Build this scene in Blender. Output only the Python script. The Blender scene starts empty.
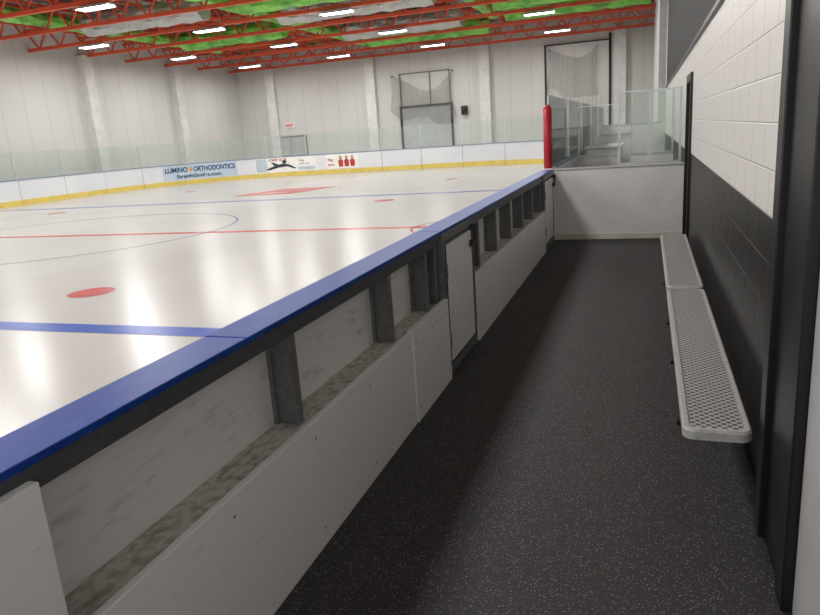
import bpy, bmesh, math, random
from mathutils import Vector, Matrix
random.seed(4)
scene = bpy.context.scene
COL = scene.collection

# ------------------------------------------------------------------ materials
def new_mat(name):
    m = bpy.data.materials.new(name); m.use_nodes = True
    nt = m.node_tree; b = nt.nodes["Principled BSDF"]
    return m, nt, b

def pmat(name, c, rough=0.5, metal=0.0, nscale=None, c2=None, lo=0.4, hi=0.7, bump=0.0, bscale=40, detail=4, spec=0.5, stretch=(1,1,1), bdist=.01):
    m, nt, b = new_mat(name)
    b.inputs['Base Color'].default_value = (*c, 1)
    b.inputs['Roughness'].default_value = rough
    b.inputs['Metallic'].default_value = metal
    b.inputs['Specular IOR Level'].default_value = spec
    geo = nt.nodes.new('ShaderNodeNewGeometry')
    if c2 is None: c2 = tuple(x*0.86 for x in c)
    if nscale is None: nscale = 3.0
    mp = nt.nodes.new('ShaderNodeMapping'); mp.inputs['Scale'].default_value = stretch
    nt.links.new(geo.outputs['Position'], mp.inputs[0])
    n = nt.nodes.new('ShaderNodeTexNoise'); n.inputs['Scale'].default_value = nscale; n.inputs['Detail'].default_value = detail
    nt.links.new(mp.outputs[0], n.inputs['Vector'])
    r = nt.nodes.new('ShaderNodeValToRGB')
    r.color_ramp.elements[0].position = lo; r.color_ramp.elements[0].color = (*c, 1)
    r.color_ramp.elements[1].position = hi; r.color_ramp.elements[1].color = (*c2, 1)
    nt.links.new(n.outputs['Fac'], r.inputs['Fac']); nt.links.new(r.outputs['Color'], b.inputs['Base Color'])
    if bump:
        n2 = nt.nodes.new('ShaderNodeTexNoise'); n2.inputs['Scale'].default_value = bscale
        nt.links.new(geo.outputs['Position'], n2.inputs['Vector'])
        bp = nt.nodes.new('ShaderNodeBump'); bp.inputs['Strength'].default_value = bump; bp.inputs['Distance'].default_value = bdist
        nt.links.new(n2.outputs['Fac'], bp.inputs['Height']); nt.links.new(bp.outputs['Normal'], b.inputs['Normal'])
    return m

M_white = pmat('white_board', (.84,.83,.80), .35, nscale=2.5, c2=(.76,.75,.72), lo=.45, hi=.75)
M_lower = pmat('scuffed_white_board', (.89,.885,.865), .35, nscale=24, c2=(.60,.57,.52), lo=.62, hi=.88, detail=15, stretch=(1,.35,1.3))
M_backpanel = pmat('scuffed_back_board', (.80,.785,.75), .45, nscale=14, c2=(.48,.43,.37), lo=.56, hi=.86, detail=15, stretch=(1,.4,1.8))
M_ledge = pmat('dirty_ledge', (.62,.59,.54), .6, nscale=34, c2=(.26,.21,.16), lo=.44, hi=.74, detail=15, stretch=(1,.6,1))
M_steel = pmat('galvanised_steel', (.17,.175,.18), .45, .25, nscale=30, c2=(.23,.23,.23), lo=.45, hi=.7)
M_rail = pmat('dark_steel_rail', (.08,.08,.085), .5, .25, nscale=30, c2=(.11,.11,.11), lo=.45, hi=.7)
M_dark = pmat('dark_steel', (.03,.03,.032), .5, .3)
M_blue = pmat('blue_cap', (.004,.050,.31), .42, nscale=14, c2=(.012,.085,.37), lo=.52, hi=.75, detail=12, spec=.28, stretch=(1,.4,1))
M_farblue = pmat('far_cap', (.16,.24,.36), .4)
M_yellow = pmat('yellow_kick', (.72,.56,.13), .4)
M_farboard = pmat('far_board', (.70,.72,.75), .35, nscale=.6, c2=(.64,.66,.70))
M_red = pmat('red_pad', (.50,.02,.03), .45)
M_joist = pmat('red_oxide_steel', (.78,.105,.04), .5, nscale=1.5, c2=(.60,.08,.03))
M_green = pmat('green_duct', (.24,.68,.09), .3, nscale=1.5, c2=(.10,.36,.05), lo=.42, hi=.66, bump=1, bscale=3.5, bdist=.12)
M_silver = pmat('silver_duct', (.56,.57,.55), .3, .3, nscale=2, bump=1, bscale=3.5, bdist=.12)
M_alum = pmat('aluminium', (.66,.67,.67), .3, .4)
M_seat = pmat('powder_coated_seat', (.48,.48,.465), .4, nscale=40, c2=(.36,.36,.345), detail=10)
M_black = pmat('black_paint', (.010,.010,.011), .35)
M_doorgrey = pmat('grey_door', (.50,.50,.51), .4)
M_curtain = pmat('overhead_curtain', (.46,.47,.47), .5)
M_cream = pmat('cream_kick', (.74,.71,.62), .5)
M_concrete = pmat('concrete', (.42,.41,.40), .8, nscale=2)
M_redline = pmat('red_paint_line', (.50,.055,.05), .25, spec=.33)
M_faint = pmat('faint_red_line', (.50,.33,.31), .25, spec=.33)
M_pale = pmat('pale_paint', (.55,.45,.42), .25, spec=.33)
M_blueline = pmat('blue_paint_line', (.008,.07,.40), .3, spec=.25)
M_circ = pmat('circle_paint', (.16,.21,.36), .25)
M_darkwall = pmat('charcoal_wall', (.022,.023,.026), .7)
M_navy = pmat('navy_ink', (.01,.03,.14), .5)
M_accent = pmat('orange_ink', (.75,.30,.04), .5)
M_adblue = pmat('pale_blue_print', (.50,.62,.73), .5)
M_adpic = pmat('grey_blue_print', (.50,.58,.66), .5, nscale=2)
M_ink = pmat('black_ink', (.03,.035,.05), .5)
M_skin = pmat('skin_ink', (.45,.28,.2), .5)

M_tube, nt, b = new_mat('lit_tube')
b.inputs['Emission Color'].default_value = (1,.98,.96,1); b.inputs['Emission Strength'].default_value = 9
M_exit, nt, b = new_mat('exit_lit')
b.inputs['Base Color'].default_value=(.5,.04,.03,1); b.inputs['Emission Color'].default_value = (1,.06,.04,1); b.inputs['Emission Strength'].default_value = .12

def liner(name, c):
    m, nt, b = new_mat(name)
    geo = nt.nodes.new('ShaderNodeNewGeometry'); sep = nt.nodes.new('ShaderNodeSeparateXYZ')
    nt.links.new(geo.outputs['Position'], sep.inputs[0])
    ad = nt.nodes.new('ShaderNodeMath'); ad.operation='ADD'
    nt.links.new(sep.outputs['X'], ad.inputs[0]); nt.links.new(sep.outputs['Y'], ad.inputs[1])
    comb = nt.nodes.new('ShaderNodeCombineXYZ'); nt.links.new(ad.outputs[0], comb.inputs[0])
    w = nt.nodes.new('ShaderNodeTexWave'); w.inputs['Scale'].default_value=.26; w.inputs['Distortion'].default_value=0
    nt.links.new(comb.outputs[0], w.inputs['Vector'])
    n = nt.nodes.new('ShaderNodeTexNoise'); n.inputs['Scale'].default_value=.8; n.inputs['Detail'].default_value=4
    nt.links.new(geo.outputs['Position'], n.inputs['Vector'])
    pw = nt.nodes.new('ShaderNodeMath'); pw.operation='POWER'; pw.inputs[1].default_value=60
    nt.links.new(w.outputs['Fac'], pw.inputs[0])
    mx = nt.nodes.new('ShaderNodeMix'); mx.data_type='RGBA'; mx.inputs[6].default_value=(*c,1); mx.inputs[7].default_value=(*[x*.86 for x in c],1)
    sc_ = nt.nodes.new('ShaderNodeMath'); sc_.operation='MULTIPLY'; sc_.inputs[1].default_value=.6
    nt.links.new(pw.outputs[0], sc_.inputs[0]); nt.links.new(sc_.outputs[0], mx.inputs[0])
    m3 = nt.nodes.new('ShaderNodeMix'); m3.data_type='RGBA'; m3.blend_type='MULTIPLY'; m3.inputs[7].default_value=(.93,.93,.92,1)
    nt.links.new(n.outputs['Fac'], m3.inputs[0]); nt.links.new(mx.outputs[2], m3.inputs[6]); nt.links.new(m3.outputs[2], b.inputs['Base Color'])
    n4 = nt.nodes.new('ShaderNodeTexNoise'); n4.inputs['Scale'].default_value=5; n4.inputs['Detail'].default_value=3
    nt.links.new(geo.outputs['Position'], n4.inputs['Vector'])
    bp = nt.nodes.new('ShaderNodeBump'); bp.inputs['Strength'].default_value=.3; bp.inputs['Distance'].default_value=.04
    nt.links.new(n4.outputs['Fac'], bp.inputs['Height']); nt.links.new(bp.outputs['Normal'], b.inputs['Normal'])
    b.inputs['Roughness'].default_value=.6
    return m
M_liner = liner('white_wall_liner', (.62,.615,.595))
M_pil = pmat('white_column', (.69,.685,.67), .6)

# ice
M_ice, nt, b = new_mat('ice')
geo = nt.nodes.new('ShaderNodeNewGeometry')
n = nt.nodes.new('ShaderNodeTexNoise'); n.inputs['Scale'].default_value=.35; n.inputs['Detail'].default_value=5
mp = nt.nodes.new('ShaderNodeMapping'); mp.inputs['Scale'].default_value=(1,.35,1)
nt.links.new(geo.outputs['Position'], mp.inputs[0]); nt.links.new(mp.outputs[0], n.inputs['Vector'])
r = nt.nodes.new('ShaderNodeValToRGB')
r.color_ramp.elements[0].position=.35; r.color_ramp.elements[0].color=(.465,.460,.447,1)
r.color_ramp.elements[1].position=.65; r.color_ramp.elements[1].color=(.515,.51,.497,1)
nt.links.new(n.outputs['Fac'], r.inputs['Fac']); nt.links.new(r.outputs['Color'], b.inputs['Base Color'])
n2 = nt.nodes.new('ShaderNodeTexNoise'); n2.inputs['Scale'].default_value=2.5; n2.inputs['Detail'].default_value=3
nt.links.new(geo.outputs['Position'], n2.inputs['Vector'])
bp = nt.nodes.new('ShaderNodeBump'); bp.inputs['Strength'].default_value=.07; bp.inputs['Distance'].default_value=.02
nt.links.new(n2.outputs['Fac'], bp.inputs['Height']); nt.links.new(bp.outputs['Normal'], b.inputs['Normal'])
b.inputs['Roughness'].default_value=.235; b.inputs['Specular IOR Level'].default_value=.34

# rubber floor
M_rubber, nt, b = new_mat('speckled_rubber')
geo = nt.nodes.new('ShaderNodeNewGeometry')
v = nt.nodes.new('ShaderNodeTexVoronoi'); v.inputs['Scale'].default_value=140
nt.links.new(geo.outputs['Position'], v.inputs['Vector'])
sp = nt.nodes.new('ShaderNodeSeparateColor'); nt.links.new(v.outputs['Color'], sp.inputs[0])
gt = nt.nodes.new('ShaderNodeMath'); gt.operation='GREATER_THAN'; gt.inputs[1].default_value=.58
nt.links.new(sp.outputs[0], gt.inputs[0])
lt = nt.nodes.new('ShaderNodeMath'); lt.operation='LESS_THAN'; lt.inputs[1].default_value=.33
nt.links.new(v.outputs['Distance'], lt.inputs[0])
mu = nt.nodes.new('ShaderNodeMath'); mu.operation='MULTIPLY'
nt.links.new(gt.outputs[0], mu.inputs[0]); nt.links.new(lt.outputs[0], mu.inputs[1])
mu2 = nt.nodes.new('ShaderNodeMath'); mu2.operation='MULTIPLY'
nt.links.new(mu.outputs[0], mu2.inputs[0]); nt.links.new(sp.outputs[1], mu2.inputs[1])
mx = nt.nodes.new('ShaderNodeMix'); mx.data_type='RGBA'
mx.inputs[6].default_value=(.031,.029,.029,1); mx.inputs[7].default_value=(.38,.375,.38,1)
nt.links.new(mu2.outputs[0], mx.inputs[0]); nt.links.new(mx.outputs[2], b.inputs['Base Color'])
b.inputs['Roughness'].default_value=.68
nb = nt.nodes.new('ShaderNodeTexNoise'); nb.inputs['Scale'].default_value=150
nt.links.new(geo.outputs['Position'], nb.inputs['Vector'])
bp = nt.nodes.new('ShaderNodeBump'); bp.inputs['Strength'].default_value=.55; bp.inputs['Distance'].default_value=.005
nt.links.new(nb.outputs['Fac'], bp.inputs['Height']); nt.links.new(bp.outputs['Normal'], b.inputs['Normal'])

# painted block wall
M_block, nt, b = new_mat('painted_block')
geo = nt.nodes.new('ShaderNodeNewGeometry'); sep = nt.nodes.new('ShaderNodeSeparateXYZ'); comb = nt.nodes.new('ShaderNodeCombineXYZ')
nt.links.new(geo.outputs['Position'], sep.inputs[0])
ys_ = nt.nodes.new('ShaderNodeMath'); ys_.operation='MULTIPLY'; ys_.inputs[1].default_value=.5
nt.links.new(sep.outputs['Y'], ys_.inputs[0]); nt.links.new(ys_.outputs[0], comb.inputs[0])
a0 = nt.nodes.new('ShaderNodeMath'); a0.operation='ADD'; a0.inputs[1].default_value=-.04
nt.links.new(sep.outputs['Z'], a0.inputs[0]); nt.links.new(a0.outputs[0], comb.inputs[1])
br = nt.nodes.new('ShaderNodeTexBrick'); br.inputs['Scale'].default_value=1; br.inputs['Brick Width'].default_value=.2; br.inputs['Row Height'].default_value=.2
br.inputs['Mortar Size'].default_value=.0065; br.inputs['Mortar Smooth'].default_value=1.0
nt.links.new(comb.outputs[0], br.inputs['Vector'])
g = nt.nodes.new('ShaderNodeMath'); g.operation='GREATER_THAN'; g.inputs[1].default_value=1.24
nt.links.new(sep.outputs['Z'], g.inputs[0])
mx = nt.nodes.new('ShaderNodeMix'); mx.data_type='RGBA'; mx.inputs[6].default_value=(.010,.009,.009,1); mx.inputs[7].default_value=(.81,.80,.77,1)
nt.links.new(g.outputs[0], mx.inputs[0])
m2 = nt.nodes.new('ShaderNodeMix'); m2.data_type='RGBA'; m2.blend_type='MULTIPLY'; m2.inputs[7].default_value=(.78,.78,.78,1)
nt.links.new(br.outputs['Fac'], m2.inputs[0]); nt.links.new(mx.outputs[2], m2.inputs[6]); nt.links.new(m2.outputs[2], b.inputs['Base Color'])
nz = nt.nodes.new('ShaderNodeTexNoise'); nz.inputs['Scale'].default_value=40; nz.inputs['Detail'].default_value=6
nt.links.new(geo.outputs['Position'], nz.inputs['Vector'])
sb = nt.nodes.new('ShaderNodeMath'); sb.operation='MULTIPLY_ADD'; sb.inputs[1].default_value=-.9
nt.links.new(br.outputs['Fac'], sb.inputs[0]); nt.links.new(nz.outputs['Fac'], sb.inputs[2])
bp = nt.nodes.new('ShaderNodeBump'); bp.inputs['Strength'].default_value=.55; bp.inputs['Distance'].default_value=.007
nt.links.new(sb.outputs[0], bp.inputs['Height']); nt.links.new(bp.outputs['Normal'], b.inputs['Normal'])
b.inputs['Roughness'].default_value=.34; b.inputs['Specular IOR Level'].default_value=.4

def glassmat(name, tint, fac_d, dcol):
    m = bpy.data.materials.new(name); m.use_nodes=True; nt=m.node_tree; nt.nodes.clear()
    o = nt.nodes.new('ShaderNodeOutputMaterial'); t = nt.nodes.new('ShaderNodeBsdfTransparent'); t.inputs[0].default_value=(*tint,1)
    gl = nt.nodes.new('ShaderNodeBsdfGlossy'); gl.inputs['Roughness'].default_value=.03
    d = nt.nodes.new('ShaderNodeBsdfDiffuse'); d.inputs[0].default_value=(*dcol,1)
    fr = nt.nodes.new('ShaderNodeFresnel'); fr.inputs[0].default_value=1.3
    m1 = nt.nodes.new('ShaderNodeMixShader'); m2 = nt.nodes.new('ShaderNodeMixShader'); m1.inputs[0].default_value=fac_d
    nt.links.new(t.outputs[0], m1.inputs[1]); nt.links.new(d.outputs[0], m1.inputs[2])
    nt.links.new(fr.outputs[0], m2.inputs[0]); nt.links.new(m1.outputs[0], m2.inputs[1]); nt.links.new(gl.outputs[0], m2.inputs[2])
    nt.links.new(m2.outputs[0], o.inputs[0]); return m
M_glass = glassmat('shield_glass', (.935,.96,.95), .05, (.74,.82,.79))
M_clear = glassmat('clear_glass', (.95,.98,.97), .02, (.8,.88,.85))
M_glassedge = pmat('glass_edge', (.50,.62,.59), .2)
M_brightedge = pmat('bright_glass_edge', (.70,.86,.82), .2)

M_net = bpy.data.materials.new('netting'); M_net.use_nodes=True; nt=M_net.node_tree; nt.nodes.clear()
o = nt.nodes.new('ShaderNodeOutputMaterial'); t = nt.nodes.new('ShaderNodeBsdfTransparent'); d = nt.nodes.new('ShaderNodeBsdfDiffuse'); d.inputs[0].default_value=(.22,.22,.21,1)
uvn = nt.nodes.new('ShaderNodeTexCoord'); bk = nt.nodes.new('ShaderNodeTexBrick'); bk.offset=0
bk.inputs['Scale'].default_value=1; bk.inputs['Brick Width'].default_value=.07; bk.inputs['Row Height'].default_value=.07; bk.inputs['Mortar Size'].default_value=.007
sx = nt.nodes.new('ShaderNodeSeparateXYZ'); cx = nt.nodes.new('ShaderNodeCombineXYZ')
nt.links.new(uvn.outputs['Object'], sx.inputs[0]); nt.links.new(sx.outputs['X'], cx.inputs[0]); nt.links.new(sx.outputs['Z'], cx.inputs[1])
nt.links.new(cx.outputs[0], bk.inputs['Vector'])
ms = nt.nodes.new('ShaderNodeMixShader'); nt.links.new(bk.outputs['Fac'], ms.inputs[0]); nt.links.new(t.outputs[0], ms.inputs[1]); nt.links.new(d.outputs[0], ms.inputs[2])
nt.links.new(ms.outputs[0], o.inputs[0])

M_perf, nt, b = new_mat('perforated_metal')
geo = nt.nodes.new('ShaderNodeNewGeometry'); mp = nt.nodes.new('ShaderNodeMapping'); mp.inputs['Rotation'].default_value=(0,0,math.radians(45))
nt.links.new(geo.outputs['Position'], mp.inputs[0])
vo = nt.nodes.new('ShaderNodeTexVoronoi'); vo.inputs['Scale'].default_value=35; vo.inputs['Randomness'].default_value=0; vo.voronoi_dimensions='2D'
nt.links.new(mp.outputs[0], vo.inputs['Vector'])
l = nt.nodes.new('ShaderNodeMath'); l.operation='LESS_THAN'; l.inputs[1].default_value=.39; nt.links.new(vo.outputs['Distance'], l.inputs[0])
mx = nt.nodes.new('ShaderNodeMix'); mx.data_type='RGBA'; mx.inputs[6].default_value=(.47,.47,.455,1); mx.inputs[7].default_value=(.07,.07,.07,1)
nt.links.new(l.outputs[0], mx.inputs[0]); nt.links.new(mx.outputs[2], b.inputs['Base Color'])
bp = nt.nodes.new('ShaderNodeBump'); bp.inputs['Strength'].default_value=.6; bp.inputs['Distance'].default_value=.004; bp.invert=True
nt.links.new(l.outputs[0], bp.inputs['Height']); nt.links.new(bp.outputs['Normal'], b.inputs['Normal'])
b.inputs['Roughness'].default_value=.4

M_deck, nt, b = new_mat('roof_deck')
geo = nt.nodes.new('ShaderNodeNewGeometry'); mp = nt.nodes.new('ShaderNodeMapping'); mp.inputs['Scale'].default_value=(.5,.16,1)
nt.links.new(geo.outputs['Position'], mp.inputs[0])
n = nt.nodes.new('ShaderNodeTexNoise'); n.inputs['Scale'].default_value=1.3; n.inputs['Detail'].default_value=2
nt.links.new(mp.outputs[0], n.inputs['Vector'])
r = nt.nodes.new('ShaderNodeValToRGB'); r.color_ramp.interpolation='CONSTANT'
r.color_ramp.elements[0].position=0; r.color_ramp.elements[0].color=(.07,.065,.06,1)
r.color_ramp.elements[1].position=.50; r.color_ramp.elements[1].color=(.30,.295,.28,1)
e=r.color_ramp.elements.new(.59); e.color=(.12,.34,.05,1)
nt.links.new(n.outputs['Fac'], r.inputs['Fac']); nt.links.new(r.outputs['Color'], b.inputs['Base Color']); b.inputs['Roughness'].default_value=.7

# ------------------------------------------------------------------ helpers
def meta(o, label, cat, group=None):
    o['label']=label; o['category']=cat
    if group: o['group']=group
def thing(name, loc, label, cat, group=None):
    e = bpy.data.objects.new(name, None); e.empty_display_size=.1; e.location=loc; COL.objects.link(e); meta(e,label,cat,group); return e
def from_bm(name, bm, mat, parent=None, smooth=False, bevel=0, origin=None):
    me = bpy.data.meshes.new(name)
    bmesh.ops.recalc_face_normals(bm, faces=bm.faces)
    if origin is None:
        xs=[v.co for v in bm.verts]
        mn=Vector([min(c[i] for c in xs) for i in range(3)]); mxx=Vector([max(c[i] for c in xs) for i in range(3)])
        origin=Vector(((mn.x+mxx.x)/2,(mn.y+mxx.y)/2,mn.z))
    for v in bm.verts: v.co -= origin
    bm.to_mesh(me); bm.free(); me.materials.append(mat)
    if smooth:
        for p in me.polygons: p.use_smooth=True
    o = bpy.data.objects.new(name, me); COL.objects.link(o)
    o.location = origin
    if parent: o.parent=parent; o.location = origin - parent.location
    if bevel:
        md=o.modifiers.new('bevel','BEVEL'); md.width=bevel; md.segments=2; md.limit_method='ANGLE'
    return o
def add_box(bm, x0,x1,y0,y1,z0,z1):
    vs=[bm.verts.new((x,y,z)) for x in (x0,x1) for y in (y0,y1) for z in (z0,z1)]
    for f in ((0,1,3,2),(4,6,7,5),(0,4,5,1),(2,3,7,6),(0,2,6,4),(1,5,7,3)):
        bm.faces.new([vs[i] for i in f])
def box(name, x0,x1,y0,y1,z0,z1, mat, parent=None, bevel=0):
    bm=bmesh.new(); add_box(bm,x0,x1,y0,y1,z0,z1); return from_bm(name,bm,mat,parent,bevel=bevel)
def add_bar(bm, p, q, w, h=None):
    p=Vector(p); q=Vector(q); h=h or w; d=(q-p).normalized()
    up=Vector((0,0,1)) if abs(d.z)<.95 else Vector((1,0,0))
    a=d.cross(up).normalized(); u=a.cross(d).normalized()
    c=[]
    for e in (p,q):
        for sa,su in ((-1,-1),(1,-1),(1,1),(-1,1)):
            c.append(bm.verts.new(e+a*sa*w/2+u*su*h/2))
    bm.faces.new(c[0:4]); bm.faces.new(c[4:8][::-1])
    for i in range(4):
        j=(i+1)%4; bm.faces.new((c[i],c[j],c[4+j],c[4+i]))
def add_cyl(bm,p,q,r,n=12):
    p=Vector(p); q=Vector(q); d=(q-p); L=d.length
    mt=Matrix.Translation((p+q)/2) @ d.to_track_quat('Z','Y').to_matrix().to_4x4()
    bmesh.ops.create_cone(bm,cap_ends=True,segments=n,radius1=r,radius2=r,depth=L,matrix=mt)
def cyl(name,p,q,r,mat,parent=None,n=12):
    bm=bmesh.new(); add_cyl(bm,p,q,r,n); return from_bm(name,bm,mat,parent,smooth=True)
def structure(o):
    o['kind']='structure'; return o
def poly(name, pts, mat, parent=None):
    bm=bmesh.new(); bm.faces.new([bm.verts.new(p) for p in pts]); return from_bm(name,bm,mat,parent)
def text_bm(s, size, align='LEFT', bold=0.0):
    cu=bpy.data.curves.new('txt','FONT'); cu.body=s; cu.size=size; cu.align_x=align; cu.extrude=0; cu.offset=bold
    ob=bpy.data.objects.new('txt',cu); COL.objects.link(ob)
    dg=bpy.context.evaluated_depsgraph_get(); me=bpy.data.meshes.new_from_object(ob.evaluated_get(dg))
    bpy.data.objects.remove(ob); bm=bmesh.new(); bm.from_mesh(me); bpy.data.meshes.remove(me); return bm

# ------------------------------------------------------------------ shell
XL, YE, ROOF = -25.5, 40.7, 7.6
WX = .52
structure(box('floor', -1.5,WX+.5,-1.5,10.42,-.1,0,M_rubber))
bm=bmesh.new(); add_box(bm,XL-.2,1.2,10.42,YE+.2,-.1,-.001); add_box(bm,XL-.2,-1.5,-3,10.42,-.1,-.001)
o=structure(from_bm('floor_concrete',bm,M_concrete)); o.name='floor_slab'
structure(box('wall_left', XL-.2,XL,-3,YE+.2,0,ROOF,M_liner))
structure(box('wall_end', XL,1.0,YE,YE+.2,0,ROOF,M_liner))
structure(box('ceiling', XL-.2,1.2,-3,YE+.2,ROOF,ROOF+.1,M_deck))
structure(box('wall_right_far', .30,.50,22,YE,0,ROOF,M_pil))
bm=bmesh.new()
for y0,y1,z0,z1 in ((-1.5,1.25,0,2.5),(1.25,2.45,2.15,2.5),(2.45,9.25,0,2.5),(9.25,10.1,2.15,2.5),(10.1,22,0,2.5)):
    add_box(bm,WX,WX+.18,y0,y1,z0,z1)
structure(from_bm('wall_right',bm,M_block))
structure(box('wall_right_upper', WX+.01,WX+.2,-1.5,22,2.5,ROOF,M_darkwall))
structure(box('trim_1', WX-.03,WX+.01,-1.5,22,2.49,2.53,M_black))
for i,y in enumerate((-1,7.6,14.3,20.9,27.4,34.1)):
    structure(box('trim_%d'%(i+2), XL,XL+.40,y-.30,y+.30,0,6.4,M_pil))
for i,x in enumerate((-22.9,-16,-8.9,-1.4)):
    structure(box('trim_%d'%(i+10), x-.30,x+.30,YE-.35,YE,0,6.4,M_pil))

d=thing('door_1',(WX,1.8,0),'light grey door in a heavy black steel frame','door'); d['kind']='structure'
bm=bmesh.new()
add_box(bm,.455,WX+.1,2.76,2.87,0,2.2); add_box(bm,.480,WX+.1,2.42,2.76,0,2.2); add_box(bm,.465,WX+.1,2.30,2.42,0,2.2)
add_box(bm,.465,WX+.1,1.15,1.27,0,2.2); add_box(bm,.465,WX+.1,1.27,2.30,2.1,2.2)
from_bm('door_frame',bm,M_black,d,bevel=.006)
box('door_slab',.50,.545,1.28,2.29,.01,2.09,M_doorgrey,d,bevel=.003)
cyl('door_handle',(.50,1.4,1.0),(.45,1.4,1.0),.012,M_alum,d)
d=thing('door_2',(WX,9.68,0),'black door in a black frame','door'); d['kind']='structure'
bm=bmesh.new()
add_box(bm,.49,WX+.1,9.20,9.27,0,2.2); add_box(bm,.49,WX+.1,10.08,10.15,0,2.2); add_box(bm,.49,WX+.1,9.27,10.08,2.1,2.2)
from_bm('door_frame',bm,M_black,d,bevel=.005)
box('door_slab',.56,.60,9.28,10.07,.01,2.09,M_black,d)
cyl('door_handle',(.56,9.4,1.0),(.52,9.4,1.0),.012,M_alum,d)

# ------------------------------------------------------------------ ice
XI0,XI1,YI1,RR=-24.0,-1.5,33.0,7.0
LA=RR*math.pi/2; LS=(XI1-XI0)-2*RR
def path(s):
    if s<0: p=Vector((XI0,YI1-RR+s)); n=Vector((1,0))
    elif s<LA:
        a=s/RR; c=Vector((XI0+RR,YI1-RR)); dr=Vector((-math.cos(a),math.sin(a))); p=c+dr*RR; n=-dr
    elif s<LA+LS: p=Vector((XI0+RR+s-LA,YI1)); n=Vector((0,-1))
    elif s<2*LA+LS:
        a=(s-LA-LS)/RR; c=Vector((XI1-RR,YI1-RR)); dr=Vector((math.sin(a),math.cos(a))); p=c+dr*RR; n=-dr
    else: p=Vector((XI1,YI1-RR-(s-2*LA-LS))); n=Vector((-1,0))
    return p,n
bm=bmesh.new()
pts=[(XI0+.014,-3,.02)]
for i in range(25):
    p,n=path(LA*i/24); p=p+n*.014; pts.append((p.x,p.y,.02))
for i in range(25):
    p,n=path(LA+LS+LA*i/24); p=p+n*.014; pts.append((p.x,p.y,.02))
pts.append((XI1-.014,-3,.02))
f=bm.faces.new([bm.verts.new(p) for p in pts])
ret=bmesh.ops.extrude_face_region(bm,geom=[f])
for v_ in [g_ for g_ in ret['geom'] if isinstance(g_,bmesh.types.BMVert)]: v_.co.z=0.0
ice=from_bm('ice_sheet',bm,M_ice,origin=Vector((-12.5,12,0))); meta(ice,'glossy white ice surface with painted hockey lines','ice rink')
zl=.0225
def flat(name,x0,x1,y0,y1,mat): 
    return poly(name,[(x0,y0,zl),(x1,y0,zl),(x1,y1,zl),(x0,y1,zl)],mat,ice)
flat('blue_line',XI0+.02,XI1-.02,5.06,5.34,M_blueline)
flat('blue_line',XI0+.02,XI1-.02,18.95,19.17,M_blueline)
flat('center_line',XI0+.02,XI1-.02,11.9,12.12,M_redline)
flat('goal_line',-22.5,-3,29.6,29.65,M_redline)
def ring(name,cx,cy,r,w,mat,n=96):
    bm=bmesh.new(); a=[bm.verts.new((cx+(r)*math.cos(2*math.pi*i/n),cy+r*math.sin(2*math.pi*i/n),zl)) for i in range(n)]
    if w is None: bm.faces.new(a)
    else:
        b_=[bm.verts.new((cx+(r-w)*math.cos(2*math.pi*i/n),cy+(r-w)*math.sin(2*math.pi*i/n),zl)) for i in range(n)]
        for i in range(n): j=(i+1)%n; bm.faces.new((a[i],a[j],b_[j],b_[i]))
    return from_bm(name,bm,mat,ice)
ring('center_circle',-12.6,12,3.95,.06,M_circ)
for x,y in ((-6.75,6.72),(-18.3,6.72),(-6.75,17.4),(-18.3,17.4)): ring('faceoff_dot',x,y,.29,None,M_redline,32)
for x in (-6.8,-18.3):
    ring('faceoff_circle',x,24.6,4.2,.04,M_faint); ring('faceoff_dot',x,24.6,.24,None,M_redline,32)
poly('ice_emblem',[(-14.0,21.0,zl),(-11.6,21.1,zl),(-11.0,23.6,zl),(-13.2,23.5,zl)],M_redline,ice)
zl2=.0245
poly('emblem_detail',[(-13.3,21.6,zl2),(-12.2,21.65,zl2),(-12.1,21.9,zl2),(-13.2,21.85,zl2)],M_pale,ice)
poly('emblem_detail',[(-12.9,22.5,zl2),(-11.7,22.55,zl2),(-11.6,22.8,zl2),(-12.8,22.75,zl2)],M_pale,ice)
bm=bmesh.new(); n=24; a=[];b_=[]
for i in range(n+1):
    t=math.pi/2+math.pi*i/n
    a.append(bm.verts.new((-1.52+2.6*math.cos(t),12+1.7*math.sin(t),zl))); b_.append(bm.verts.new((-1.52+2.55*math.cos(t),12+1.65*math.sin(t),zl)))
for i in range(n): bm.faces.new((a[i],a[i+1],b_[i+1],b_[i]))
from_bm('referee_crease',bm,M_redline,ice)

# ------------------------------------------------------------------ perimeter boards
def strip(name,s0,s1,n,o0,o1,z0,z1,mat,parent):
    bm=bmesh.new(); rows=[]
    for i in range(n+1):
        p,nn=path(s0+(s1-s0)*i/n)
        rows.append([bm.verts.new((p.x+nn.x*o,p.y+nn.y*o,z)) for o,z in ((o0,z0),(o1,z0),(o1,z1),(o0,z1))])
    bm.faces.new(rows[0]); bm.faces.new(rows[-1][::-1])
    for i in range(n):
        for k in range(4):
            j=(k+1)%4; bm.faces.new((rows[i][k],rows[i][j],rows[i+1][j],rows[i+1][k]))
    return from_bm(name,bm,mat,parent)
secs=[]
def add_secs(a,b,k):
    for i in range(k): secs.append((a+(b-a)*i/k,a+(b-a)*(i+1)/k))
add_secs(-28.6,0,12); add_secs(0,LA,5); add_secs(LA,LA+LS,4); add_secs(LA+LS,2*LA+LS,5); add_secs(2*LA+LS,2*LA+LS+15.0,5)
board_objs=[]
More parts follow.
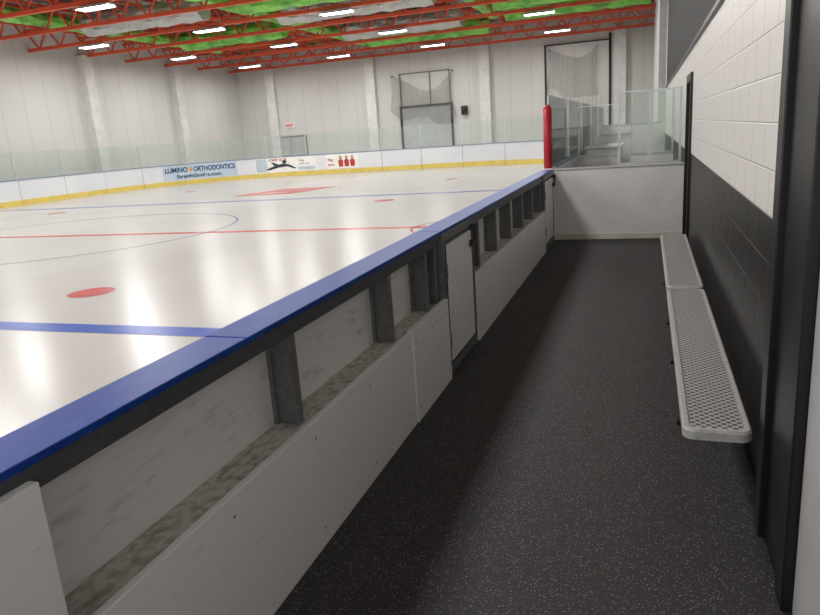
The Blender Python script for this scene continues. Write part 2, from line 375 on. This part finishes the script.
for (a,b_) in secs:
    p,n_=path((a+b_)/2); curved=(0<=a<LA-.01) or (LA+LS<=a<2*LA+LS-.01); side=a>=2*LA+LS-.01
    th=thing('dasher_board',(p.x,p.y,0),'white rink board with yellow kick strip and clear glass shield','rink board','rink perimeter boards')
    k=5 if curved else 1; g_=.012
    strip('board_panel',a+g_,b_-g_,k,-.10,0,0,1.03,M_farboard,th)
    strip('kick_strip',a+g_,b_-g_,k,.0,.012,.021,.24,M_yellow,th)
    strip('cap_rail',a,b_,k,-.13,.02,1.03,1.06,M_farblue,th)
    strip('glass_shield',a+.02,b_-.02,k,-.06,-.045,1.06,2.15,M_clear if side else M_glass,th)
    ew=.016 if side else .010
    for e in (a+.02,b_-.02):
        p,n_=path(e); c=p-n_*.052; box('glass_edge',c.x-.010,c.x+.010,c.y-ew,c.y+ew,1.06,2.15,M_brightedge if side else M_glassedge,th)
    board_objs.append((a,b_,th))
def sec_at(s):
    for a,b_,t in board_objs:
        if a<=s<b_: return t
def wall_text(name,s,size,s0,z0,mat,off=.009,width=None,bold=0.0):
    bm=text_bm(s,size,bold=bold)
    w=max(v.co.x for v in bm.verts); k=(width/w) if width else 1
    for v in bm.verts:
        p,n_=path(s0+v.co.x*k); v.co=Vector((p.x+n_.x*off,p.y+n_.y*off,z0+v.co.y))
    return from_bm(name,bm,mat,sec_at(s0+w*k/2))
def wall_patch(name,sa,sb,z0,z1,mat,off=.005,n=16):
    bm=bmesh.new(); pr=None
    for i in range(n+1):
        s=sa+(sb-sa)*i/n; p,n_=path(s)
        q=(bm.verts.new((p.x+n_.x*off,p.y+n_.y*off,z0)),bm.verts.new((p.x+n_.x*off,p.y+n_.y*off,z1)))
        if pr: bm.faces.new((pr[0],q[0],q[1],pr[1]))
        pr=q
    return from_bm(name,bm,mat,sec_at((sa+sb)/2))
def wall_blob(name,pts,mat,off=.012):
    bm=bmesh.new(); vs=[]
    for s,z in pts:
        p,n_=path(s); vs.append(bm.verts.new((p.x+n_.x*off,p.y+n_.y*off,z)))
    bm.faces.new(vs); return from_bm(name,bm,mat,sec_at(sum(q[0] for q in pts)/len(pts)))
wall_patch('advert_panel',3.3,7.15,.26,1.02,M_adblue)
wall_text('advert_lettering','LUMINO',.34,3.40,.66,M_navy,width=1.2,bold=.012)
wall_blob('advert_accent',[(4.66,.78),(4.72,.88),(4.78,.90),(4.84,.84),(4.86,.74),(4.80,.66),(4.72,.66)],M_accent,.010)
wall_text('advert_lettering','ORTHODONTICS',.34,4.90,.66,M_navy,width=2.15,bold=.012)
wall_text('advert_lettering','StraightSmiles.com',.26,4.0,.36,M_navy,width=2.3,bold=.008)
wall_patch('advert_panel',8.1,11.55,.26,1.02,M_white)
wall_patch('advert_picture',8.15,8.75,.30,.98,M_adpic,.007)
wall_text('advert_lettering','OFF ICE',.17,8.85,.84,M_redline,width=1.0,bold=.006)
X_=.75
wall_blob('advert_figure',[(7.9+X_,.42),(8.1+X_,.38),(8.6+X_,.50),(9.1+X_,.54),(9.5+X_,.40),(9.6+X_,.43),(9.2+X_,.64),(8.9+X_,.70),(8.6+X_,.66),(8.35+X_,.78),(8.2+X_,.76),(8.4+X_,.60)],M_ink)
wall_blob('advert_figure',[(8.88+X_,.70),(9.02+X_,.70),(9.08+X_,.80),(9.0+X_,.88),(8.9+X_,.88),(8.82+X_,.80)],M_ink,.013)
wall_text('advert_lettering','Train',.15,10.5,.76,M_redline,bold=.004)
wall_text('advert_lettering','with us',.15,10.5,.60,M_navy,width=.6)
wall_patch('advert_stripe',10.45,11.45,.32,.48,M_adpic,.007)
wall_patch('advert_panel',12.1,14.0,.27,1.0,M_white)
for k in range(3):
    s=12.95+k*.33
    wall_blob('advert_figure',[(s-.12,.36),(s+.12,.36),(s+.14,.66),(s+.05,.74),(s-.05,.74),(s-.14,.66)],M_redline)
    wall_blob('advert_figure',[(s-.06,.75),(s+.06,.75),(s+.08,.86),(s,.93),(s-.08,.86)],M_skin,.013)
wall_text('advert_lettering','Play',.2,12.2,.66,M_redline,bold=.005)
wall_text('advert_lettering','here',.2,12.2,.42,M_redline,bold=.005)

# ------------------------------------------------------------------ corridor boards
CH=1.03
def cap(a,b_,th):
    box('board_cap',-1.488,-1.312,a,b_,CH,CH+.024,M_blue,th,bevel=.004)
def dasher(y0,y1,posts,panels,label,caps):
    th=thing('dasher_wall',(-1.4,(y0+y1)/2,0),label,'rink board','corridor boards')
    box('back_panel',-1.499,-1.46,y0,y1,.0,CH-.03,M_backpanel,th)
    box('ledge',-1.46,-1.32,y0,y1,.545,.565,M_ledge,th,bevel=.003)
    for a,b_,dx,dz in panels:
        box('lower_panel',-1.32,-1.29+dx,a+.003,b_-.003,0,.575+dz,M_lower,th,bevel=.004)
        bm=bmesh.new()
        k=max(2,int((b_-a)/.6))
        for i in range(k+1):
            yy=a+.06+(b_-a-.12)*i/k
            for zz in (.08,.50): add_cyl(bm,(-1.2905+dx,yy,zz),(-1.289+dx,yy,zz),.006,8)
        from_bm('screw',bm,M_steel,th)['kind']='stuff'
    for y in posts:
        bm=bmesh.new(); add_box(bm,-1.44,-1.348,y-.005,y+.005,.565,.97); add_box(bm,-1.352,-1.343,y-.026,y+.026,.565,.97); add_box(bm,-1.46,-1.44,y-.02,y+.02,.565,.97)
        from_bm('post',bm,M_steel,th)
    bm=bmesh.new(); add_box(bm,-1.335,-1.324,y0,y1,.965,CH); add_box(bm,-1.46,-1.335,y0,y1,CH-.012,CH-.0005); add_box(bm,-1.46,-1.335,y0,y1,.965,.972)
    from_bm('steel_rail',bm,M_rail,th)
    for a,b_ in caps: cap(a,b_,th)
    return th
dasher(1.04,4.38,[2.31,3.44,4.12,4.33],[(1.04,3.60,0,0),(3.60,4.38,.008,.012)],'white rink board with open recessed bays, steel posts and dirty ledge',[(1.957,4.384)])
dasher(5.28,9.35,[5.34,5.62,6.35,7.1,7.85,8.6,9.28],[(5.28,7.3,0,0),(7.3,9.35,0,0)],'white rink board with open recessed bays and steel posts',[(5.276,7.3),(7.306,9.354)])
th=thing('dasher_wall',(-1.4,0,0),'white rink board covered by a plain full-height panel','rink board','corridor boards')
box('back_panel',-1.499,-1.46,-1.2,1.04,0,CH-.001,M_backpanel,th); box('cover_panel',-1.32,-1.288,-1.2,1.03,0,1.0,M_lower,th,bevel=.003)
box('steel_rail',-1.46,-1.32,-1.2,1.04,.99,CH-.001,M_rail,th); cap(-1.2,1.95,th)
def gate(y0,y1):
    th=thing('rink_gate',(-1.4,(y0+y1)/2,0),'white rink gate with grey steel frame and dark latch','gate','rink gates')
    bm=bmesh.new()
    add_box(bm,-1.49,-1.305,y0,y0+.04,0,CH-.001); add_box(bm,-1.49,-1.305,y1-.04,y1,0,CH-.001)
    add_box(bm,-1.48,-1.31,y0+.04,y1-.04,.0,.07); add_box(bm,-1.48,-1.31,y0+.04,y1-.04,.97,CH-.001)
    from_bm('gate_frame',bm,M_steel,th,bevel=.003)
    box('gate_panel',-1.47,-1.305,y0+.06,y1-.06,.085,.955,M_lower,th,bevel=.006)
    bm=bmesh.new(); add_box(bm,-1.306,-1.299,y0+.05,y0+.068,.08,.965); add_box(bm,-1.306,-1.299,y1-.068,y1-.05,.08,.965); add_box(bm,-1.306,-1.299,y0+.068,y1-.068,.08,.095); add_box(bm,-1.306,-1.299,y0+.068,y1-.068,.95,.965)
    from_bm('panel_edging',bm,M_rail,th)
    bm=bmesh.new(); add_box(bm,-1.305,-1.272,y1-.14,y1-.01,.82,.87); add_cyl(bm,(-1.28,y1-.07,.86),(-1.28,y1-.07,.97),.012); add_box(bm,-1.305,-1.265,y1-.09,y1-.05,.94,.99)
    from_bm('latch',bm,M_dark,th,bevel=.003)
    for z in (.22,.72):
        cyl('hinge',(-1.296,y0+.045,z),(-1.296,y0+.045,z+.10),.009,M_steel,th)
    cap(y0+.002,y1-.002,th)
gate(4.39,5.27); gate(9.36,10.38)

# end barrier
th=thing('end_barrier',(-.4,10.44,0),'white low barrier closing the walkway, pale cap and cream kick strip','barrier')
box('barrier_panel',-1.29,WX-.01,10.42,10.48,0,1.04,M_white,th)
box('kick_strip',-1.29,WX-.01,10.405,10.42,0,.08,M_cream,th)
box('cap_rail',-1.3,WX-.005,10.40,10.50,1.04,1.065,M_alum,th,bevel=.004)
bm=bmesh.new(); add_cyl(bm,(-1.42,10.72,1.06),(-1.42,10.72,1.93),.065,20); bmesh.ops.create_uvsphere(bm,u_segments=20,v_segments=8,radius=.065,matrix=Matrix.Translation((-1.42,10.72,1.93)))
o=from_bm('padded_post',bm,M_red,smooth=True); meta(o,'red padded post on the end of the glass','post')
o=box('board_end',-1.49,-1.33,10.5,10.88,0,1.06,M_white,None); meta(o,'white board end block under the red padded post','rink board')

def divider(x0,x1,y,top,label,npan=2,glass=True,h=1.02):
    th=thing('bench_box_divider',((x0+x1)/2,y,0),label,'partition','bench box dividers')
    box('divider_panel',x0,x1,y-.03,y+.03,0,h,M_white,th)
    box('divider_rail',x0,x1,y-.05,y+.05,h,h+.03,M_alum,th)
    if not glass: return
    w=(x1-x0)/npan
    for i in range(npan):
        xa,xb=x0+w*i+.025,x0+w*(i+1)-.025
        box('glass_shield',xa,xb,y-.007,y+.007,1.05,top,M_clear,th)
        box('glass_top_edge',xa,xb,y-.009,y+.009,top,top+.016,M_brightedge,th)
    for i in range(npan+1):
        xx=min(max(x0+w*i,x0+.02),x1-.02); box('glass_post',xx-.018,xx+.018,y-.02,y+.02,1.05,top+.02,M_alum,th)
divider(-.42,.50,11.3,2.10,'white partition with tall glass panes in aluminium posts')
divider(-.30,.50,14.6,2.2,'white partition with tall glass panes in aluminium posts')
divider(-1.33,-.5,14.6,2.0,'white partition with pale cap and glass pane',npan=1)
divider(-1.33,-.35,19.5,2.0,'tall plain white partition in the bench boxes',glass=False,h=1.32)
divider(-1.33,.50,21.9,2.0,'tall white partition closing the far end of the bench boxes',glass=False,h=1.55)
th=thing('players_bench',(-.8,12.6,0),'white wooden player bench inside the box','bench')
box('seat',-1.2,-.85,11.2,13.8,.42,.47,M_white,th,bevel=.01)
for y in (11.4,12.6,13.6): box('leg',-1.18,-.87,y-.03,y+.03,0,.42,M_alum,th)
th=thing('scorer_table',(-.9,16.4,0),'white scorekeeper table with panelled front','table')
box('table_top',-1.3,-.5,15.9,17.4,1.12,1.17,M_white,th,bevel=.01); box('table_front',-1.25,-.55,15.95,16.0,0,1.12,M_white,th); box('table_side',-.58,-.55,16.0,17.35,0,1.12,M_white,th)

# ------------------------------------------------------------------ metal benches
def rrect(x0,x1,y0,y1,r,n=6):
    pts=[]
    for cx,cy,a0_ in ((x1-r,y1-r,0),(x0+r,y1-r,90),(x0+r,y0+r,180),(x1-r,y0+r,270)):
        for i in range(n+1):
            t=math.radians(a0_+90*i/n); pts.append((cx+r*math.cos(t),cy+r*math.sin(t)))
    return pts
def bench(y0,y1,label,legs):
    x0,x1=.160,.425
    th=thing('metal_bench',((x0+x1)/2,(y0+y1)/2,0),label,'bench','walkway benches')
    bm=bmesh.new()
    outer=rrect(x0,x1,y0,y1,.05); o2=rrect(x0+.008,x1-.008,y0+.008,y1-.008,.045); inner=rrect(x0+.026,x1-.026,y0+.028,y1-.028,.03)
    L=[(outer,.405),(outer,.44),(o2,.45),(inner,.45),(inner,.405)]
    rows=[[bm.verts.new((x,y,z)) for x,y in p] for p,z in L]; n=len(outer)
    for a in range(5):
        b_=(a+1)%5
        for i in range(n):
            j=(i+1)%n; bm.faces.new((rows[a][i],rows[a][j],rows[b_][j],rows[b_][i]))
    from_bm('seat_frame',bm,M_seat,th)
    bm=bmesh.new(); p=rrect(x0+.025,x1-.025,y0+.027,y1-.027,.03)
    f=bm.faces.new([bm.verts.new((x,y,.444)) for x,y in p]); r_=bmesh.ops.extrude_face_region(bm,geom=[f])
    for v_ in r_['geom']:
        if isinstance(v_,bmesh.types.BMVert): v_.co.z=.436
    from_bm('seat_mesh',bm,M_perf,th)
    for y in legs:
        bm=bmesh.new()
        add_box(bm,.185,.415,y-.02,y+.02,.385,.405)
        for xx in (.215,.37): add_box(bm,xx-.012,xx+.012,y-.012,y+.012,0,.385)
        add_box(bm,.185,.41,y-.018,y+.018,0,.02)
        from_bm('leg',bm,M_black,th)
bench(2.78,5.30,'light grey perforated metal bench with rounded corners on black legs',(3.85,4.9))
bench(5.36,7.90,'light grey perforated metal bench standing end to end with another',(5.9,7.4))

# ------------------------------------------------------------------ end wall doors and nets
th=thing('overhead_door',(-12.6,YE-.1,0),'grey overhead door in a black frame with upper tracks','door')
x0,x1,top=-14.2,-11.0,5.3
box('door_curtain',x0,x1,YE-.06,YE-.001,0,3.3,M_curtain,th)
bm=bmesh.new()
for x in (x0,x1): add_box(bm,x-.06,x+.06,YE-.14,YE-.001,0,3.4)
add_box(bm,x0-.06,x1+.06,YE-.16,YE-.001,3.3,3.42)
from_bm('door_frame',bm,M_dark,th)
bm=bmesh.new()
for x in (x0+.05,x1-.05): add_box(bm,x-.025,x+.025,YE-.12,YE-.001,3.4,top)
add_box(bm,x0,x1,YE-.12,YE-.001,top-.05,top); add_box(bm,x0+1.9,x0+1.95,YE-.1,YE-.001,3.42,top)
from_bm('door_track',bm,M_steel,th)
def net(x0,x1,topz,sag,botf,label,hooks):
    th=thing('safety_net',((x0+x1)/2,YE-.3,topz),label,'net','safety nets')
    bm=bmesh.new(); nu,nv=28,16; gr=[]
    for i in range(nu+1):
        row=[]
        for j in range(nv+1):
            u=i/nu; v_=j/nv; x=x0+(x1-x0)*u+.15*math.sin(v_*5+u*3)*v_; top_=topz-sag*math.sin(math.pi*u**1.4); bot=botf(u)
            row.append(bm.verts.new((x,YE-.40-.10*math.sin(u*17)-.10*math.sin(v_*3),top_+(bot-top_)*v_)))
        gr.append(row)
    for i in range(nu):
        for j in range(nv): bm.faces.new((gr[i][j],gr[i+1][j],gr[i+1][j+1],gr[i][j+1]))
    from_bm('net_mesh',bm,M_net,th,smooth=True)
    for x in hooks: box('net_hook',x-.02,x+.02,YE-.42,YE-.001,topz-.04,topz+.02,M_steel,th)
net(-14.6,-10.8,5.2,1.0,lambda u:2.2+1.5*abs(u-.65)-.3*math.sin(9*u),'grey safety net draped in front of the overhead door',(-14.58,-10.82))
net(-5.2,-2.6,5.7,.5,lambda u:3.6-1.6*u+.25*math.sin(10*u),'loose grey safety net hanging on the white wall',(-5.18,-2.62))
th=thing('net_frame',(-3.8,YE-.1,0),'slim black steel posts and top bar carrying netting','net frame')
box('frame_post',-5.48,-5.38,YE-.14,YE-.001,0,6.0,M_dark,th); box('top_bar',-5.48,-2.0,YE-.14,YE-.001,5.95,6.01,M_dark,th)
box('wall_panel',-4.9,-2.5,YE-.05,YE-.001,0,3.1,M_white,th)
th=thing('exit_door',(-21.9,YE-.05,0),'light grey double exit door with push bars','door')
bm=bmesh.new(); add_box(bm,-23.08,-23.0,YE-.1,YE-.001,0,2.2); add_box(bm,-20.9,-20.82,YE-.1,YE-.001,0,2.2); add_box(bm,-23.0,-20.9,YE-.1,YE-.001,2.1,2.18)
from_bm('door_frame',bm,M_steel,th)
for x in (-22.99,-21.94): 
    box('door_leaf',x,x+1.03,YE-.06,YE-.001,.01,2.1,M_curtain,th); box('push_bar',x+.1,x+.9,YE-.11,YE-.06,.98,1.06,M_alum,th)
th=thing('exit_sign',(-21.9,YE-.1,2.7),'small white sign with red EXIT letters','sign')
box('sign_box',-22.2,-21.6,YE-.08,YE-.001,2.7,3.0,M_white,th)
bm=text_bm('EXIT',.26,'CENTER',bold=.01)
for v_ in bm.verts: v_.co=Vector((v_.co.x-21.9,YE-.085,2.76+v_.co.y))
from_bm('sign_lettering',bm,M_exit,th)
th=thing('wall_speaker',(-10.2,YE-.2,2.4),'small black speaker on the white wall','speaker')
box('speaker_box',-10.38,-10.02,YE-.3,YE-.001,2.65,3.15,M_black,th,bevel=.03); cyl('speaker_cone',(-10.2,YE-.3,2.9),(-10.2,YE-.33,2.9),.14,M_dark,th)
o=cyl('wall_pipe',(-1.95,YE-.09,0),(-1.95,YE-.09,6.3),.06,M_dark); meta(o,'dark vertical pipe on the white end wall','pipe')

# ------------------------------------------------------------------ roof structure
gy=[-.3,3.1,6.2,9.3,12.4,15.45,18.5,21.5,24.5,27.5,30.5,33.6,36.7,39.9]
X0,X1=XL+.0,WX+.0
bm=bmesh.new(); ZB,ZT=6.40,7.20
add_bar(bm,(X0,0,ZB),(.29,0,ZB),.15,.13); add_bar(bm,(X0,0,ZT),(.29,0,ZT),.12,.10)
k=22; w=(.29-X0)/k
for i in range(k):
    a=X0+w*i; add_bar(bm,(a,0,ZT),(a+w/2,0,ZB),.06); add_bar(bm,(a+w/2,0,ZB),(a+w,0,ZT),.06)
g0=from_bm('roof_truss',bm,M_joist,origin=Vector((-12.5,0,ZB)))
g0.location.y=gy[0]
gs=[g0]
for y in gy[1:]:
    o=g0.copy(); COL.objects.link(o); o.location.y=y; gs.append(o)
for o in gs: meta(o,'red painted open-web steel truss under the roof','roof truss','roof trusses')
bm=bmesh.new(); yA,yB=-2.9,YE
add_bar(bm,(0,yA,7.30),(0,yB,7.30),.10,.09); add_bar(bm,(0,yA,7.55),(0,yB,7.55),.08,.08)
k=40; w=(yB-yA)/k
for i in range(k):
    a=yA+w*i; add_bar(bm,(0,a,7.55),(0,a+w/2,7.30),.035); add_bar(bm,(0,a+w/2,7.30),(0,a+w,7.55),.035)
p0=from_bm('roof_purlin',bm,M_joist,origin=Vector((0,19,7.30)))
xs=[-24.9+1.75*i for i in range(15)]
p0.location.x=xs[0]; ps=[p0]
for x in xs[1:]:
    o=p0.copy(); COL.objects.link(o); o.location.x=x; ps.append(o)
for o in ps: meta(o,'red steel roof joist running across the trusses','roof joist','roof joists')
def duct(x0,y0,x1,y1,z,r,mat,label):
    p=Vector((x0,y0,z)); q=Vector((x1,y1,z)); d=(q-p).normalized(); L=(q-p).length
    th=thing('air_duct',((x0+x1)/2,(y0+y1)/2,z),label,'duct','air ducts')
    bm=bmesh.new(); side=Vector((-d.y,d.x,0)); nseg=int(L/.35); rows=[]
    for i in range(nseg+1):
        c=p+d*(L*i/nseg); row=[]
        for j in range(20):
            t=2*math.pi*j/20; rr=r*(1+.07*math.sin(i*1.9+j*1.3)+.05*math.sin(i*.8-j*2.1))*(.93 if i%6==0 else 1)
            row.append(bm.verts.new(c+side*rr*math.cos(t)+Vector((0,0,rr*.9*math.sin(t)))))
        rows.append(row)
    for i in range(nseg):
        for j in range(20):
            k=(j+1)%20; bm.faces.new((rows[i][j],rows[i][k],rows[i+1][k],rows[i+1][j]))
    bm.faces.new(rows[0]); bm.faces.new(rows[-1][::-1])
    from_bm('duct_body',bm,mat,th)
    for f_ in (.15,.85):
        c=p+d*L*f_; bm=bmesh.new(); add_bar(bm,(c.x,c.y,z+r*.8),(c.x,c.y,ROOF),.03); from_bm('duct_strap',bm,M_dark,th)
GL='crumpled green air duct slung between the roof trusses'; SL='pale silver air duct slung between the roof trusses'
for x,y0,y1 in ((-14.6,10,38),(-6.7,10,33),(-21.5,19,33)): duct(x,y0,x,y1,6.83,.28,M_green,GL)
for y,xa,xb,m_,l_ in ((20.0,-13.9,-7.5,M_green,GL),(23.0,-20.8,-15.4,M_silver,SL),(26.0,-13.9,-7.5,M_silver,SL),(32.1,-6.0,.1,M_green,GL),(29.0,-20.8,-15.4,M_green,GL),(26.0,-6.0,.1,M_silver,SL),(35.2,-13.8,-7.4,M_green,GL),(23.0,-5.9,.1,M_green,GL),(32.1,-13.8,-8.0,M_silver,SL),(23.0,-13.8,-8.0,M_green,GL),(29.0,-5.9,.1,M_green,GL)):
    duct(xa,y,xb,y,6.70,.44,m_,l_)

# ------------------------------------------------------------------ lights
LX=[-22.0,-16.3,-10.8,-4.3]; LY=[-.3,6.2,12.4,18.5,24.5,30.5,36.7]
LP=168
def fixture_template(x,y):
    th=thing('light_fixture',(x,y,6.2),'white suspended fluorescent fixture, switched on','light fixture','ceiling lights')
    bm=bmesh.new(); add_box(bm,x-.62,x+.62,y-.10,y+.10,6.24,6.29)
    for s in (-1,1):
        a=[bm.verts.new((xx,y+s*yy,zz)) for xx in (x-.62,x+.62) for yy,zz in ((.10,6.27),(.27,6.19))]
        bm.faces.new((a[0],a[1],a[3],a[2]))
    ho=from_bm('lamp_housing',bm,M_pil,th)
    parts=[ho]
    for dy in (-.17,-.06,.06,.17): parts.append(cyl('tube',(x-.6,y+dy,6.21),(x+.6,y+dy,6.21),.024,M_tube,th,8))
    for dx in (-.5,.5): parts.append(cyl('hanger',(x+dx,y,6.29),(x+dx,y,6.35),.008,M_dark,th,6))
    ld=bpy.data.lights.new('lamp_light','AREA'); ld.shape='RECTANGLE'; ld.size=1.2; ld.size_y=.5; ld.energy=LP; ld.color=(1,.98,.955)
    lo=bpy.data.objects.new('lamp_light',ld); COL.objects.link(lo); lo.parent=th; lo.location=(0,0,-.03); parts.append(lo)
    return th,parts
t0,parts=fixture_template(LX[0],LY[0])
for x in LX:
    for y in LY:
        if x==LX[0] and y==LY[0]: continue
        t=t0.copy(); COL.objects.link(t); t.location=(x,y,6.2)
        for p in parts:
            q=p.copy(); COL.objects.link(q); q.parent=t

w=bpy.data.worlds.new('world'); scene.world=w; w.use_nodes=True
w.node_tree.nodes['Background'].inputs[0].default_value=(1,.975,.94,1); w.node_tree.nodes['Background'].inputs[1].default_value=.98

# ------------------------------------------------------------------ camera
F=677.0
dX=Vector((1960,-31.5,F)).normalized(); dY=Vector((237,189.5,-F)).normalized(); dY=(dY-dX*dY.dot(dX)).normalized(); dZ=dX.cross(dY)
R=Matrix((dX,dY,dZ))
cd=bpy.data.cameras.new('camera'); cam=bpy.data.objects.new('camera',cd); COL.objects.link(cam)
cam.matrix_world=Matrix.Translation((0,0,1.7)) @ R.to_4x4()
cd.sensor_width=36; cd.lens=F/820*36; cd.clip_end=200
scene.camera=cam
scene.view_settings.view_transform='Standard'
scene.view_settings.exposure=0
